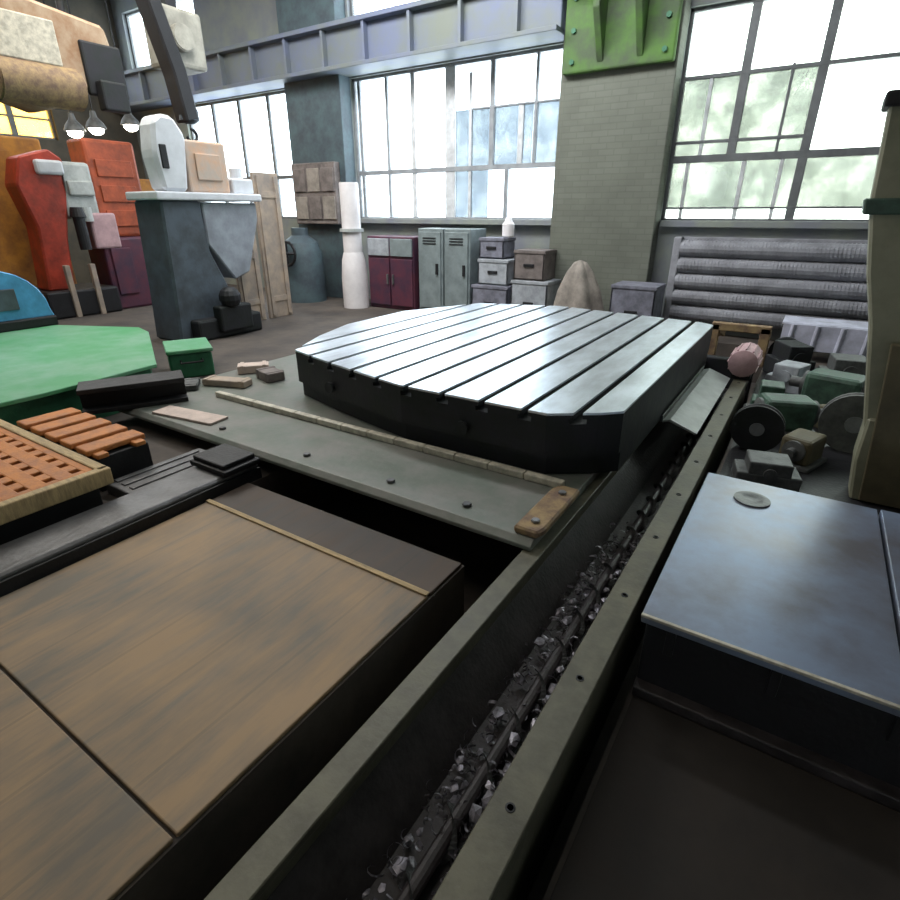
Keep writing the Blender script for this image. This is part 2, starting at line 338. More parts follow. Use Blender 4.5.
window(6, (4.4, 7.9, 3.55, 4.45), [(5.25, .09, 3.55, 4.45), (6.1, .09, 3.55, 4.45), (7.0, .12, 3.55, 4.45)], [(4.0, .04, 4.4, 7.9)], M['mullion'], M['glass_warm_light'], axis='X', pos=XL-.14)
window(7, (3.5, 9.6, 4.9, 6.3), [(4.6, .1, 4.9, 6.3), (5.8, .25, 4.9, 6.3), (7.0, .1, 4.9, 6.3), (8.3, .3, 4.9, 6.3)], [(5.6, .12, 3.5, 9.6)], M['mullion'], M['glass'], axis='X', pos=XL-.15)

# ------------------------------------------------------------------ the T-slotted table
T = thing('machine_table', 'huge square steel machine table with long parallel slots, reflecting the windows', 'machine table', (-2.44, 5.25, .19))
FR = [(-4.5, 4.75), (-4.3, 4.1), (-4.02, 3.5), (-3.39, 3.33), (-2.82, 3.2), (-2.47, 3.13), (-1.27, 3.14), (-.98, 3.34), (-.86, 3.46)]
BK = [(-4.5, 5.85), (-4.0, 7.01), (-2.9, 7.38), (-1.03, 7.14), (-.86, 7.03)]
def ev(pts, x):
    for (a, u), (b, v) in zip(pts, pts[1:]):
        if x <= b: return u+(v-u)*(x-a)/(b-a)
    return pts[-1][1]
slots = [-1.10 - .33*k for k in range(10)]
def table_layer(mb, z0, z1, gap, inset=0.0):
    xs_ = sorted(set([p[0] for p in FR+BK] + ([s+d*gap for s in slots for d in (-1, 1)] if gap else [])))
    for a, b in zip(xs_, xs_[1:]):
        if gap and any(abs((a+b)/2-s) < gap for s in slots): continue
        q = [(a, ev(FR, a)+inset), (b, ev(FR, b)+inset), (b, ev(BK, b)-inset), (a, ev(BK, a)-inset)]
        mb.prism(q, 'Z', z0, z1, 0)
m = MB(); table_layer(m, .634, .65, .026)
top = m.build('slotted_top', M['steel'], T); top['label'] = 'bright slotted steel top'
m = MB(); table_layer(m, .605, .634, .026, .002); table_layer(m, .57, .605, .05, .002); table_layer(m, .34, .57, 0, .004); table_layer(m, .19, .34, 0, .05)
sd = m.build('side_apron', M['cast_dark'], T); sd['label'] = 'dark cast iron side'
for sx, sy in ((-3.4, 3.33), (-1.9, 3.135)):
    m = MB(); m.lathe((sx, sy-.04, .43), [(.05, 0), (.05, .012), (.035, .02), (.035, .06)], axis='Y'); m.build('lifting_boss', M['cast_dark'], T, smooth=True)
MB().lathe((-2.44, 5.25, .19), [(1.42, 0), (1.42, .05), (1.36, .06), (1.36, .14), (1.3, .142)], n=64).build('turntable_base', M['black'], T, smooth=True)

# saddle carrying the table
Sd = thing('machine_saddle', 'long grey-green cast saddle under the slotted table, spanning both guide rails', 'machine saddle', (-3.1, 4.8, .121))
m = MB(); m.prism([(2.36, .125), (2.36, .15), (2.40, .185), (7.3, .185), (7.3, .125)], 'X', -5.40, -.99, .004)
m.build('saddle_slab', M['saddle'], Sd)
m = MB()
for k in range(13): m.box(-4.72+k*.28, -4.445+k*.28, 3.035, 3.095, .185, .235, .008)
a = m.build('wiper_strip', M['pale'], Sd); a['label'] = 'pale worn strip along the table foot'
m = MB(); m.prism([(-1.12, 2.40), (-.975, 2.40), (-.955, 2.46), (-.955, 3.02), (-1.09, 3.02), (-1.12, 2.95)], 'Z', .185, .235, .012)
cb = m.build('corner_bracket', M['rust_tan'], Sd); cb['label'] = 'rusty tan bracket at the saddle corner'
for p in ((-1.03, 2.5), (-1.03, 2.9)):
    MB().cyl((p[0], p[1], .235), (p[0], p[1], .252), .026, n=6, bev=.003).build('bolt', M['steel_dull'], cb)
for k, xx in enumerate((-3.9, -2.9, -2.1, -1.5)):
    MB().cyl((xx, 2.52, .185), (xx, 2.52, .205), .03, n=6, bev=.003).build('bolt', M['rail'], Sd)

# ------------------------------------------------------------------ bed with two rails and a chip trough
B = thing('machine_bed', 'long grey-green machine bed with two narrow rails and a dark oily trough', 'machine bed', (-.7, 3.2, -.55))
lr = MB(); lr.prism([(-1.04, .12), (-.93, .12), (-.93, .085), (-.955, .06), (-.955, -.35), (-1.04, -.35)], 'Y', -1.5, 7.6, .004)
lr.build('guide_rail', M['bed_paint'], B)
rr = MB(); rr.prism([(-.51, .12), (-.375, .12), (-.375, .02), (-.40, 0), (-.40, -.35), (-.49, -.35), (-.49, .08), (-.51, .095)], 'Y', -1.5, 7.3, .004)
rr.build('guide_rail', M['bed_paint'], B)
tr = MB(); tr.box(-1.04, -.40, -1.5, 7.6, -.55, -.22, .01); tr.prism([(-.955, .0), (-.955, -.25), (-.80, -.22)], 'Y', -1.5, 7.6, .003)
tr.prism([(-.49, .0), (-.49, -.25), (-.60, -.22)], 'Y', -1.5, 7.3, .003)
tr.build('chip_trough', M['trough'], B)
m = MB(); m.box(-1.06, -.37, 7.55, 7.68, -.55, .16, .02); m.build('end_plate', M['cast_dark'], B)
for k in range(12):
    yy = -.2+k*.62
    MB().lathe((-.4425, yy, .118), [(.017, 0), (.017, .004), (.011, .0045), (.011, .002)], n=12).build('rail_screw', M['black'], B, smooth=True)
# auger lying in the trough
A = thing('chip_auger', 'dark spiral chip auger lying along the trough between the two rails', 'auger', (-.66, 2, -.17))
m = MB(); m.cyl((-.66, -1.4, -.16), (-.66, 7.4, -.16), .028, n=12); m.build('shaft', M['trough'], A)
t = bmesh.new(); prev = None
nst = 14*48
for i in range(nst+1):
    yv = -1.3+8.6*i/nst; an = 2*math.pi*34*i/nst
    a = t.verts.new((-.66+.025*math.cos(an), yv, -.16+.025*math.sin(an))); b_ = t.verts.new((-.66+.055*math.cos(an), yv, -.16+.055*math.sin(an)))
    if prev: t.faces.new((prev[0], a, b_, prev[1]))
    prev = (a, b_)
bmesh.ops.solidify(t, geom=t.faces[:], thickness=.008)
m = MB(); m._merge(t); m.build('screw_flight', M['grey_iron'], A)
# swarf
m = MB()
for k in range(110):
    yy = random.uniform(.3, 3.0); xx = random.uniform(-.78, -.54); t = bmesh.new(); bmesh.ops.create_icosphere(t, subdivisions=1, radius=random.uniform(.012, .032))
    for v in t.verts: v.co *= random.uniform(.6, 1.25)
    m._merge(t, Matrix.Translation((xx, yy, -.20+random.random()*.06)) @ Matrix.Diagonal((1, 1.4, .6, 1)))
for k in range(700):
    yy = random.uniform(.25, 3.4)**1.0; xx = random.uniform(-.80, -.53); zz = -.21+random.random()*.09
    r_ = random.uniform(.010, .034)
    t = bmesh.new(); n = random.randint(5, 9); w_ = random.uniform(.006, .014); pv = None; ph = random.random()*6; tw = random.uniform(1.5, 4.5)
    for i in range(n):
        an = ph+tw*i/n
        a = t.verts.new((r_*math.cos(an), r_*math.sin(an), i*.003)); b_ = t.verts.new((r_*math.cos(an), r_*math.sin(an), i*.003+w_))
        if pv: t.faces.new((pv[0], a, b_, pv[1]))
        pv = (a, b_)
    m._merge(t, Matrix.Translation((xx, yy, zz)) @ Matrix.Rotation(random.random()*6, 4, 'X') @ Matrix.Rotation(random.random()*6, 4, 'Z'))
tag(m.build('metal_swarf', M['swarf']), 'curled metal shavings scattered along the bottom of the dark trough', 'swarf', kind='stuff')

# guide rail on the far side of the brown plates
G = thing('guide_rail_beam', 'single grey steel rail along the left edge of the brown floor plates', 'rail', (-3.4, .7, 0))
MB().prism([(-3.56, .12), (-3.26, .12), (-3.235, .10), (-3.235, 0), (-3.56, 0)], 'Y', -1.5, 2.33, .006).build('rail_top', M['rail'], G)
MB().prism([(-3.232, .085), (-3.215, .085), (-3.205, 0), (-3.232, 0)], 'Y', -1.5, 2.33, .002).build('rail_side', M['black'], G)
m = MB(); m.box(-3.62, -3.20, 2.02, 2.335, .122, .165, .012); m.box(-3.60, -3.24, 2.04, 2.32, .165, .20, .02); e = m.build('end_wiper', M['black'], G); e['label'] = 'black wiper block at the rail end'

# brown floor plates
def plate(name, xa, xb, ya, yb, mt, label):
    o = MB().box(xa, xb, ya, yb, 0, .022, .006).build(name, mt, loc=((xa+xb)/2, (ya+yb)/2, 0))
    return tag(o, label, 'floor plate', 'brown floor plates beside the bed')
plate('floor_plate', -3.19, -1.33, .442, 1.85, M['plate'], 'wide brown floor plate between the grey rail and the bed, middle one')
plate('floor_plate', -3.19, -1.33, -1.5, .43, M['plate'], 'brown floor plate in the lower left corner, before the dark joint')
plate('floor_plate', -3.19, -1.33, 1.87, 2.19, M['plate_shade'], 'brown floor plate right under the saddle edge, shade painted into its colour')
m = MB(); m.box(-3.19, -1.33, 1.835, 1.868, .022, .034, .004)
tag(m.build('edge_strip', M['wood_edge']), 'thin pale strip along the shaded plate edge', 'strip')

# ------------------------------------------------------------------ surface plate on the right
P = thing('surface_plate', 'thick steel slab with bluish scuffed top right of the bed', 'steel slab', (.9, 2.85, -.2))
a = MB().box(-.31, .615, 2.03, 3.70, .20, .25, .006).build('slab_top', M['steel_plate'], P)
a = MB().box(.63, 2.2, 2.03, 3.70, .20, .255, .006).build('side_strip', M['steel_plate'], P)
m = MB(); m.box(-.29, 2.18, 2.06, 3.67, -.15, .21, .01)
for k in range(6): m.box(-.2+.4*k, -.16+.4*k, 2.045, 2.07, .06, .2, .004)
m.build('slab_body', M['black'], P)
m = MB(); m.box(-.29, 2.2, 2.0, 3.72, -.2, -.14, .008); m.build('base_flange', M['trough'], P)
MB().box(-.31, 2.2, 2.017, 2.034, .238, .2525, .003).build('worn_edge', M['pale'], P)
m = MB(); m.lathe((-.02, 3.42, .25), [(.10, 0), (.10, .010), (.07, .013), (.05, .006)], n=28); m.build('recess_ring', M['rail'], P, smooth=True)
tag(MB().box(-.28, 1.4, 3.82, 8.4, 0, .006, .002).build('floor_sheet', M['black']), 'black sheet added to darken the floor under the heap of machine parts', 'floor sheet')  # added sheet, only there to darken the floor beneath the heap
# dark floor sheet in front of the slab
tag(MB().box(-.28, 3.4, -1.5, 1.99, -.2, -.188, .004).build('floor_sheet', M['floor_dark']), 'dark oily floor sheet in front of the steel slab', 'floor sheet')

# ------------------------------------------------------------------ left foreground things
# orange perforated grid
O = thing('perforated_grid', 'orange grid tray with rows of dark holes at the left edge', 'grid', (-4.3, 1.1, 0))
m = MB(); gx0, gx1, gy0, gy1 = -5.3, -3.72, .2, 1.42
nx, ny = 10, 8
for i in range(nx+1):
    xx = gx0+(gx1-gx0)*i/nx; m.box(xx-.05, xx+.05, gy0, gy1, .25, .30, .008)
for j in range(ny+1):
    yy = gy0+(gy1-gy0)*j/ny; m.box(gx0, gx1, yy-.05, yy+.05, .252, .302, .008)
m.build('grid_top', M['orange'], O)
m = MB(); m.box(gx0-.08, gx1+.08, gy1, gy1+.07, .20, .315, .01); m.box(gx1+.03, gx1+.10, gy0, gy1+.07, .20, .315, .01); m.build('wooden_edge', M['wood_edge'], O)
MB().box(gx0, gx1+.02, gy0, gy1, 0, .2, .01).build('dark_box', M['black'], O)
O2 = thing('perforated_grid', 'small orange slatted tray behind the larger orange grid', 'grid', (-4.7, 1.72, 0))
m = MB()
for i in range(5): m.box(-5.15+i*.24, -4.98+i*.24, 1.53, 1.95, .27, .315, .012)
for j in range(2): m.box(-5.16, -3.95, 1.56+j*.27, 1.64+j*.27, .255, .29, .008)
m.build('grid_top', M['orange'], O2)
MB().box(-5.14, -3.98, 1.54, 1.94, 0, .256, .01).build('dark_box', M['black'], O2)
# dark beam
K = thing('girder_offcut', 'black steel girder offcut lying beside the green platform', 'girder', (-4.9, 2.5, .187))
m = MB(); q = Matrix.Translation((-5.1, 2.6, .187)) @ Matrix.Rotation(R(-28), 4, 'Z')
m.box(-.16, .16, -.55, .32, 0, .04, .006, q); m.box(-.03, .03, -.55, .32, .03, .2, .006, q); m.box(-.16, .16, -.55, .32, .19, .235, .006, q)
m.build('beam_body', M['black'], K)
tag(MB().box(-.36, .36, -.10, .10, 0, .02, .004, Matrix.Translation((-4.42, 2.56, .187)) @ Matrix.Rotation(R(8), 4, 'Z')).build('pale_board', M['pinkwhite']), 'pale pinkish board lying on the end of the saddle', 'board')
m = MB(); m.box(-3.93, -3.60, 1.55, 2.3, 0, .09, .01)
for k in range(3): m.box(-3.9+k*.1, -3.85+k*.1, 1.6, 2.25, .088, .1, .004)
tag(m.build('ribbed_plate', M['rail']), 'low ribbed grey plate between orange tray and rail end', 'plate')

for (x, y, sx, sy, sz, rot, mt, lab) in ((-4.95, 3.35, .5, .16, .07, 20, 'tan_board', 'tan wood block lying on the saddle end, the longest one'), (-4.75, 3.75, .3, .2, .10, -15, 'crate_c', 'brown-grey block on the saddle end nearest the table'),
        (-5.15, 3.85, .34, .18, .09, 50, 'pinkwhite', 'pale pink block at the back of the saddle end'), (-5.2, 3.1, .3, .14, .06, -40, 'grey_iron', 'small grey iron block on the saddle end near the black girder')):
    q = Matrix.Translation((x, y, .187)) @ Matrix.Rotation(R(rot), 4, 'Z')
    m = MB(); m.box(-sx/2, sx/2, -sy/2, sy/2, 0, sz, .012, q); m.box(-sx/2+.03, -sx/2+.07, -sy/2-.006, sy/2+.006, .004, sz+.006, .004, q); m.box(sx/2-.07, sx/2-.03, -sy/2-.006, sy/2+.006, .004, sz+.006, .004, q)
    tag(m.build('scrap_block', M[mt]), lab, 'block', 'scrap blocks on the saddle end')
# green platform
GP = thing('green_platform', 'bright green painted platform at the left edge', 'platform', (-7, 2, 0))
MB().prism([(-5.6, 3.0), (-5.47, 1.9), (-5.47, 1.5), (-5.45, -1), (-11.5, -1), (-11.2, 2.4), (-7.7, 4.0), (-7.3, 3.9)], 'Z', .36, .40, .006).build('platform_top', M['green_floor'], GP)
MB().prism([(-5.65, 2.95), (-5.52, 1.9), (-5.52, 1.55), (-5.5, -.95), (-11.4, -.95), (-11.1, 2.35), (-7.7, 3.95), (-7.35, 3.86)], 'Z', 0, .36, .006).build('platform_skirt', M['green_dark'], GP)
gb = thing('tool_box', 'dark green lidded box beside the corner of the green platform', 'box', (-6.4, 3.86, 0))
q = Matrix.Translation((-6.4, 3.86, 0)) @ Matrix.Rotation(R(-28), 4, 'Z')
MB().box(-.32, .32, -.24, .24, 0, .30, .02, q).build('body', M['green_dark'], gb); MB().box(-.34, .34, -.26, .26, .30, .35, .015, q).build('lid', M['green_floor'], gb)
MB().tube([q @ Vector(v) for v in ((.32, -.12, .22), (.37, -.12, .2), (.37, .12, .2), (.32, .12, .22))], .012).build('handle', M['black'], gb)

# blue cover
BC = thing('machine_cover', 'sky blue rounded machine cover standing on the green platform', 'cover', (-9.2, 2.95, .4))
m = MB(); pf = [(2.2, .52)] + [(2.85-.62*math.cos(R(a)), .62+.56*math.sin(R(a))) for a in range(0, 181, 15)] + [(3.5, .52)]
m.prism(pf, 'X', -9.7, -8.9, .015); m.build('hood', M['blue'], BC, smooth=True)
MB().box(-9.75, -8.85, 2.15, 3.5, .40, .53, .02).build('base', M['black'], BC)
m = MB(); m.box(-8.9, -8.87, 2.5, 3.1, .66, .93, .01); m.build('window_panel', M['blue_grey'], BC)

# ------------------------------------------------------------------ red and white machine, far left
RM = thing('machine_tool', 'red and white machine tool with dark maroon lower body behind the green platform', 'machine tool', (-12.3, 5.8, 0))
m = MB(); q = [(5.35, 2.9), (4.85, 2.75), (4.7, 2.3), (4.85, 1.6), (4.75, .5), (5.2, .5), (5.3, 1.4), (5.5, 2.2), (5.55, 2.75)]
m.prism(q[::-1], 'X', -12.5, -12.0, .03); m.build('curved_arm', M['red'], RM)
m = MB(); m.box(-12.05, -11.9, 5.05, 5.5, 2.48, 2.72, .05); m.build('arm_cap', M['white'], RM)
m = MB(); m.box(-12.6, -12.0, 5.4, 6.0, 1.75, 2.72, .06); m.box(-12.0, -11.92, 5.5, 5.95, 2.15, 2.4, .03); m.cyl((-11.98, 5.7, 1.7), (-11.98, 5.7, 1.95), .12, n=16)
m.build('spindle_head', M['greywhite'], RM)
m = MB(); m.cyl((-11.95, 5.55, 1.2), (-11.95, 5.55, 1.78), .10, n=16); m.cyl((-11.95, 5.55, 1.78), (-11.95, 5.55, 1.95), .14, .1, n=16); m.build('spindle', M['black'], RM)
m = MB(); m.box(-12.4, -11.95, 5.75, 6.25, 1.2, 1.85, .04); m.build('gear_box', M['pink'], RM)
m = MB(); m.box(-12.7, -12.1, 6.0, 7.0, 1.4, 3.15, .06)
for k in range(3): m.box(-12.1, -12.06, 6.15, 6.85, 1.6+k*.45, 1.9+k*.45, .02)
m.build('column_panel', M['orange_red'], RM)
m = MB(); m.box(-12.7, -12.0, 5.9, 6.95, 0, 1.4, .05); m.box(-12.0, -11.95, 6.0, 6.4, .3, 1.2, .02); m.build('lower_body', M['maroon'], RM)
m = MB(); m.box(-12.9, -11.8, 4.6, 5.9, 0, .5, .04); m.build('bed_base', M['black'], RM)
for yy in (5.0, 5.45): MB().box(-11.85, -11.75, yy, yy+.09, 0, .95, .01).build('leg', M['tan_board'], RM)
OC = thing('electrical_cabinet', 'tall orange ochre cabinet with dark lower panels at the far left edge', 'cabinet', (-13.4, 4.6, 0))
MB().box(-13.8, -13.0, 3.2, 5.7, 0, 3.15, .04).build('body', M['orange_yellow'], OC)
for yy in (3.9, 4.75):
    d = MB().box(-13.0, -12.96, yy-.38, yy+.38, .2, 2.9, .02).build('door', M['orange_yellow'], OC)
    MB().tube([(-12.96, yy+.3, 1.6), (-12.9, yy+.3, 1.6), (-12.9, yy+.3, 1.35), (-12.96, yy+.3, 1.35)], .015).build('handle', M['black'], d)
OP = thing('fuse_cabinet', 'tall ochre cabinet on dark feet between the red machine and the white machine head', 'cabinet', (-12.2, 7.2, 0))
MB().box(-12.5, -12.2, 7.0, 7.55, .12, 2.5, .03).build('body', M['orange_yellow'], OP)
for yy in (7.05, 7.42): MB().box(-12.5, -12.15, yy, yy+.1, 0, .13, .01).build('foot', M['black'], OP)

# ------------------------------------------------------------------ column machine with the white head
CM = thing('boring_machine', 'dark blue-grey column machine with white rounded head and tan panel', 'machine tool', (-8.3, 5.5, 0))
m = MB(); m.prism([(4.75, 0), (6.05, 0), (6.0, .3), (5.75, .75), (5.52, 1.3), (5.48, 2.02), (4.85, 2.02), (4.8, .8)], 'X', -8.7, -8.0, .03); m.build('column', M['blue_grey'], CM)
m = MB(); m.box(-8.8, -7.8, 4.95, 6.15, 0, .32, .04); m.box(-7.9, -7.7, 5.3, 5.9, .1, .5, .03); m.ball((-7.75, 5.55, .62), .17); m.build('foot_block', M['cast_dark'], CM)
m = MB(); m.box(-8.7, -7.9, 4.75, 6.55, 2.02, 2.13, .02); m.build('ledge', M['white'], CM)
m = MB(); pf = [(4.92, 2.13), (4.86, 2.6), (4.92, 3.0), (5.05, 3.1), (5.25, 3.08), (5.4, 2.85), (5.3, 2.13)]
m.prism(pf[::-1], 'X', -8.3, -7.95, .05); hd = m.build('rounded_head', M['white'], CM)
MB().box(-7.97, -7.93, 4.95, 5.05, 2.42, 2.72, .02).build('slot', M['black'], hd)
m = MB(); m.box(-8.5, -8.0, 5.36, 6.05, 2.13, 2.82, .03); pn = m.build('tan_panel', M['tan_orange'], CM)
MB().box(-8.0, -7.97, 5.5, 5.92, 2.3, 2.65, .02).build('panel_plate', M['tan_orange'], pn)
m = MB(); m.prism([(5.5, 2.0), (6.5, 2.0), (6.5, 1.75), (6.2, .95), (5.9, .85), (5.5, 1.4)], 'X', -8.5, -8.0, .02); m.build('chute', M['hopper'], CM)
m = MB(); m.box(-8.3, -8.0, 6.1, 6.5, 2.13, 2.35, .03); m.cyl((-8.15, 6.3, 2.35), (-8.15, 6.3, 2.5), .1, n=16); m.build('white_motor', M['white'], CM)
for k, (ya, yb, z, lab) in enumerate(((6.95, 7.5, 2.5, 'tan upright board leaning near the teal pier, the taller one'), (6.35, 6.85, 1.5, 'short tan board standing right of the column machine'))):
    m = MB(); m.box(-8.62, -8.55, ya, yb, 0, z, .01); m.box(-8.56, -8.52, ya+.05, ya+.12, .05, z-.05, .005); m.box(-8.56, -8.52, yb-.12, yb-.05, .05, z-.05, .005)
    for zz in (.3, z-.4): m.box(-8.56, -8.53, ya+.05, yb-.05, zz, zz+.1, .005)
    tag(m.build('timber_board', M['tan_board']), lab, 'board', 'tan boards by the column machine')

# items in front of the teal pier
SB = thing('switch_board', 'brown-grey switch board hung on the teal pier', 'switch board', (-9.7, 9.6, 1.6))
MB().box(-10.35, -9.05, 9.5, 9.68, 1.62, 2.85, .02).build('case', M['crate_c'], SB)
for i in range(3):
    for j in range(2): MB().box(-10.28+i*.42, -9.92+i*.42, 9.47, 9.5, 1.72+j*.56, 2.18+j*.56, .01).build('door', M['crate_c'] if (i+j) % 2 else M['tarp'], SB)
V = thing('pressure_vessel', 'dark teal pressure vessel with a round handwheel before the teal pier', 'vessel', (-9.75, 9.0, 0))
m = MB(); m.lathe((-9.75, 9.0, 0), [(.46, 0), (.46, 1.0), (.38, 1.25), (.18, 1.4), (.18, 1.55)], n=24); m.build('body', M['wall_teal'], V, smooth=True)
t = MB(); 
for i in range(16):
    a0, a1 = 2*math.pi*i/16, 2*math.pi*(i+1)/16
    t.cyl((-9.6+.24*math.cos(a0), 8.45, 1.05+.24*math.sin(a0)), (-9.6+.24*math.cos(a1), 8.45, 1.05+.24*math.sin(a1)), .03, n=8)
for i in range(4): t.cyl((-9.6, 8.45, 1.05), (-9.6+.24*math.cos(i*1.57), 8.45, 1.05+.24*math.sin(i*1.57)), .02, n=8)
t.cyl((-9.6, 8.4, 1.05), (-9.6, 8.62, 1.05), .04, n=8); t.build('wheel', M['black'], V)
WP = thing('standing_pipe', 'bright white vertical pipe standing between teal pier and maroon cabinet', 'pipe', (-8.1, 8.9, 0))
MB().cyl((-8.12, 8.9, 0), (-8.12, 8.9, 2.4), .19, n=24, bev=.01).build('pipe', M['pipe_white'], WP, smooth=True)
MB().lathe((-8.12, 8.9, .0), [(.27, 0), (.27, .6), (.24, .95), (.2, 1.1)], n=24).build('sleeve', M['pipe_white'], WP, smooth=True)
MB().lathe((-8.12, 8.9, 1.5), [(.24, 0), (.24, .06)], n=24).build('flange', M['greywhite'], WP)

# maroon cabinet
MC = thing('storage_cabinet', 'dark maroon two-door cabinet under the window, right of the white pipe', 'cabinet', (-7.3, 9.4, 0))
MB().box(-7.9, -6.72, 9.1, 9.75, 0, 1.42, .02).build('body', M['maroon'], MC)
for i in range(2):
    d = MB().box(-7.86+i*.58, -7.32+i*.58, 9.06, 9.1, .08, 1.0, .01).build('door', M['maroon'], MC)
    MB().box(-7.38+i*.14, -7.34+i*.14, 9.03, 9.07, .5, .7, .008).build('handle', M['grey_iron'], d)
    MB().box(-7.86+i*.58, -7.32+i*.58, 9.06, 9.1, 1.05, 1.38, .01).build('drawer', M['crate_b'] if i == 0 else M['locker'], MC)
# lockers
lk = thing('locker', 'narrow grey-teal locker right beside the maroon cabinet', 'locker', (-6.35, 9.45, 0), 'grey-teal lockers under the window')
MB().box(-6.64, -6.06, 9.15, 9.75, 0, 1.58, .015).build('body', M['locker'], lk)
d = MB().box(-6.60, -6.10, 9.12, 9.15, .1, 1.52, .01).build('door', M['locker'], lk)
MB().box(-6.2, -6.15, 9.09, 9.12, .75, .95, .006).build('handle', M['black'], d)
for k in range(3): MB().box(-6.5, -6.2, 9.11, 9.125, 1.3+k*.05, 1.32+k*.05, .002).build('vent_slot', M['black'], d)
dup(lk, (-5.74, 9.45, 0), 'narrow grey-teal locker nearest the grey crates')

# clutter of crates along the wall
def crate(x, y, z, sx, sy, sz, mt, label):
    c = thing('storage_crate', label, 'crate', (x, y, z), 'crates piled under the window')
    m = MB(); w_ = .03
    m.box(x-sx/2, x+sx/2, y-sy/2, y+sy/2, z, z+w_, .004)
    for s in (-1, 1):
        m.box(x+s*(sx/2-w_/2)-w_/2, x+s*(sx/2-w_/2)+w_/2, y-sy/2, y+sy/2, z, z+sz, .006)
        m.box(x-sx/2, x+sx/2, y+s*(sy/2-w_/2)-w_/2, y+s*(sy/2-w_/2)+w_/2, z, z+sz, .006)
    m.build('body', mt, c)
    MB().box(x-sx/2-.012, x+sx/2+.012, y-sy/2-.012, y+sy/2+.012, z+sz-.06, z+sz, .01).build('lid', mt, c)
    MB().box(x-.1, x+.1, y-sy/2-.02, y-sy/2+.005, z+sz*.45, z+sz*.45+.05, .006).build('handle', M['black'], c)
crate(-5.0, 9.4, 0, .75, .6, .62, M['crate_a'], 'grey-violet crate at the bottom beside the lockers')
crate(-4.98, 9.42, .625, .62, .5, .45, M['crate_b'], 'light grey crate in the middle of the stack by the lockers')
crate(-5.05, 9.45, 1.08, .5, .45, .36, M['crate_a'], 'grey-violet crate topmost of the stack by the lockers')
crate(-4.2, 9.4, 0, .7, .6, .75, M['crate_b'], 'light grey floor crate between the crate stack and the sack heap')
crate(-4.25, 9.4, .755, .58, .5, .5, M['crate_c'], 'brown-grey crate atop the light grey floor crate')
tag(MB().lathe((-4.85, 9.48, 1.445), [(.09, 0), (.11, .02), (.11, .22), (.07, .27), (.05, .33)], n=18).build('plastic_canister', M['pipe_white'], smooth=True), 'small bright white canister atop the crate stack', 'canister')
# tarp heap (folded cone)
t = bmesh.new(); rings = []
for j, (rr_, zz) in enumerate(((.48, 0), (.42, .3), (.33, .65), (.2, .95), (.1, 1.1), (.03, 1.13))):
    rings.append([t.verts.new((-3.3+rr_*(1+.16*math.sin(5*a+j*.4))*math.cos(a), 9.12+.8*rr_*(1+.16*math.sin(5*a+j*.4))*math.sin(a), zz)) for a in [2*math.pi*i/40 for i in range(40)]])
for a, b_ in zip(rings, rings[1:]):
    for i in range(40): t.faces.new((a[i], a[(i+1) % 40], b_[(i+1) % 40], b_[i]))
t.faces.new(rings[-1]); t.faces.new(rings[0][::-1])
m = MB(); m._merge(t); tag(m.build('tarpaulin_heap', M['tarp'], smooth=True), 'grey-tan tarpaulin draped to a peak before the brick pier', 'tarpaulin')
crate(-2.35, 9.3, 0, .7, .6, .8, M['crate_a'], 'grey-violet crate alone between tarpaulin peak and radiator')

# long radiator under the right window
RA = thing('wall_radiator', 'long grey ribbed radiator on the wall under the right window', 'radiator', (-.3, 9.85, .1))
MB().box(-1.9, 1.6, 9.9, 9.97, .25, 1.5, .01).build('back_panel', M['radiator'], RA)
for k, z in enumerate((.33, .58, .83, 1.08, 1.33)):
    m = MB(); m.cyl((-1.9, 9.84, z), (1.6, 9.84, z), .125, n=16)
    for i in range(70): m.cyl((-1.85+i*.05, 9.84, z), (-1.838+i*.05, 9.84, z), .135, n=12)
    m.build('finned_pipe', M['radiator'], RA)
for xx in (-1.95, 1.65): MB().box(xx-.06, xx+.06, 9.74, 9.96, 0, 1.5, .02).build('upright', M['radiator'], RA)
# bench with sheet
BN = thing('low_bench', 'low bench with white-lilac sheet on its top near the radiator', 'bench', (.2, 9.0, 0))
MB().box(-.22, 1.2, 8.7, 9.3, .42, .47, .01).build('bench_top', M['grey_iron'], BN)
for xx in (-.2, 1.1):
    for yy in (8.72, 9.2): MB().box(xx, xx+.07, yy, yy+.07, 0, .42, .005).build('leg', M['grey_iron'], BN)
m = MB(); m.box(-.22, 1.22, 8.66, 9.28, .472, .50, .01); m.box(-.2, 1.15, 8.645, 8.668, .15, .49, .008)
for k in range(5): m.cyl((-.1+k*.28, 8.65, .16), (-.08+k*.28, 8.65, .48), .03, n=8)
tag(m.build('cloth_sheet', M['lilac']), 'white-lilac sheet hanging over the front of the low bench', 'sheet')

# green bracket on the pier
GB = thing('pier_bracket', 'bright green steel jacket bolted around the top of the brick pier', 'bracket', (-3.22, 9.5, 3.85))
MB().box(-4.06, -2.36, 9.56, 9.68, 3.85, 5.1, .03).build('jacket_plate', M['green_bracket'], GB)
m = MB(); m.prism([(9.56, 3.95), (9.2, 4.55), (9.2, 5.0), (9.56, 5.0)], 'X', -3.5, -3.4, .01); m.prism([(9.56, 3.95), (9.2, 4.55), (9.2, 5.0), (9.56, 5.0)], 'X', -2.9, -2.8, .01); m.build('gusset', M['green_bracket'], GB)
MB().box(-4.0, -2.4, 9.15, 9.57, 4.95, 5.06, .02).build('shelf_plate', M['green_dark'], GB)
for xx in (-3.9, -2.5):
    for z in (4.0, 4.4, 4.8): MB().cyl((xx, 9.565, z), (xx, 9.53, z), .04, n=6).build('bolt', M['green_dark'], GB)

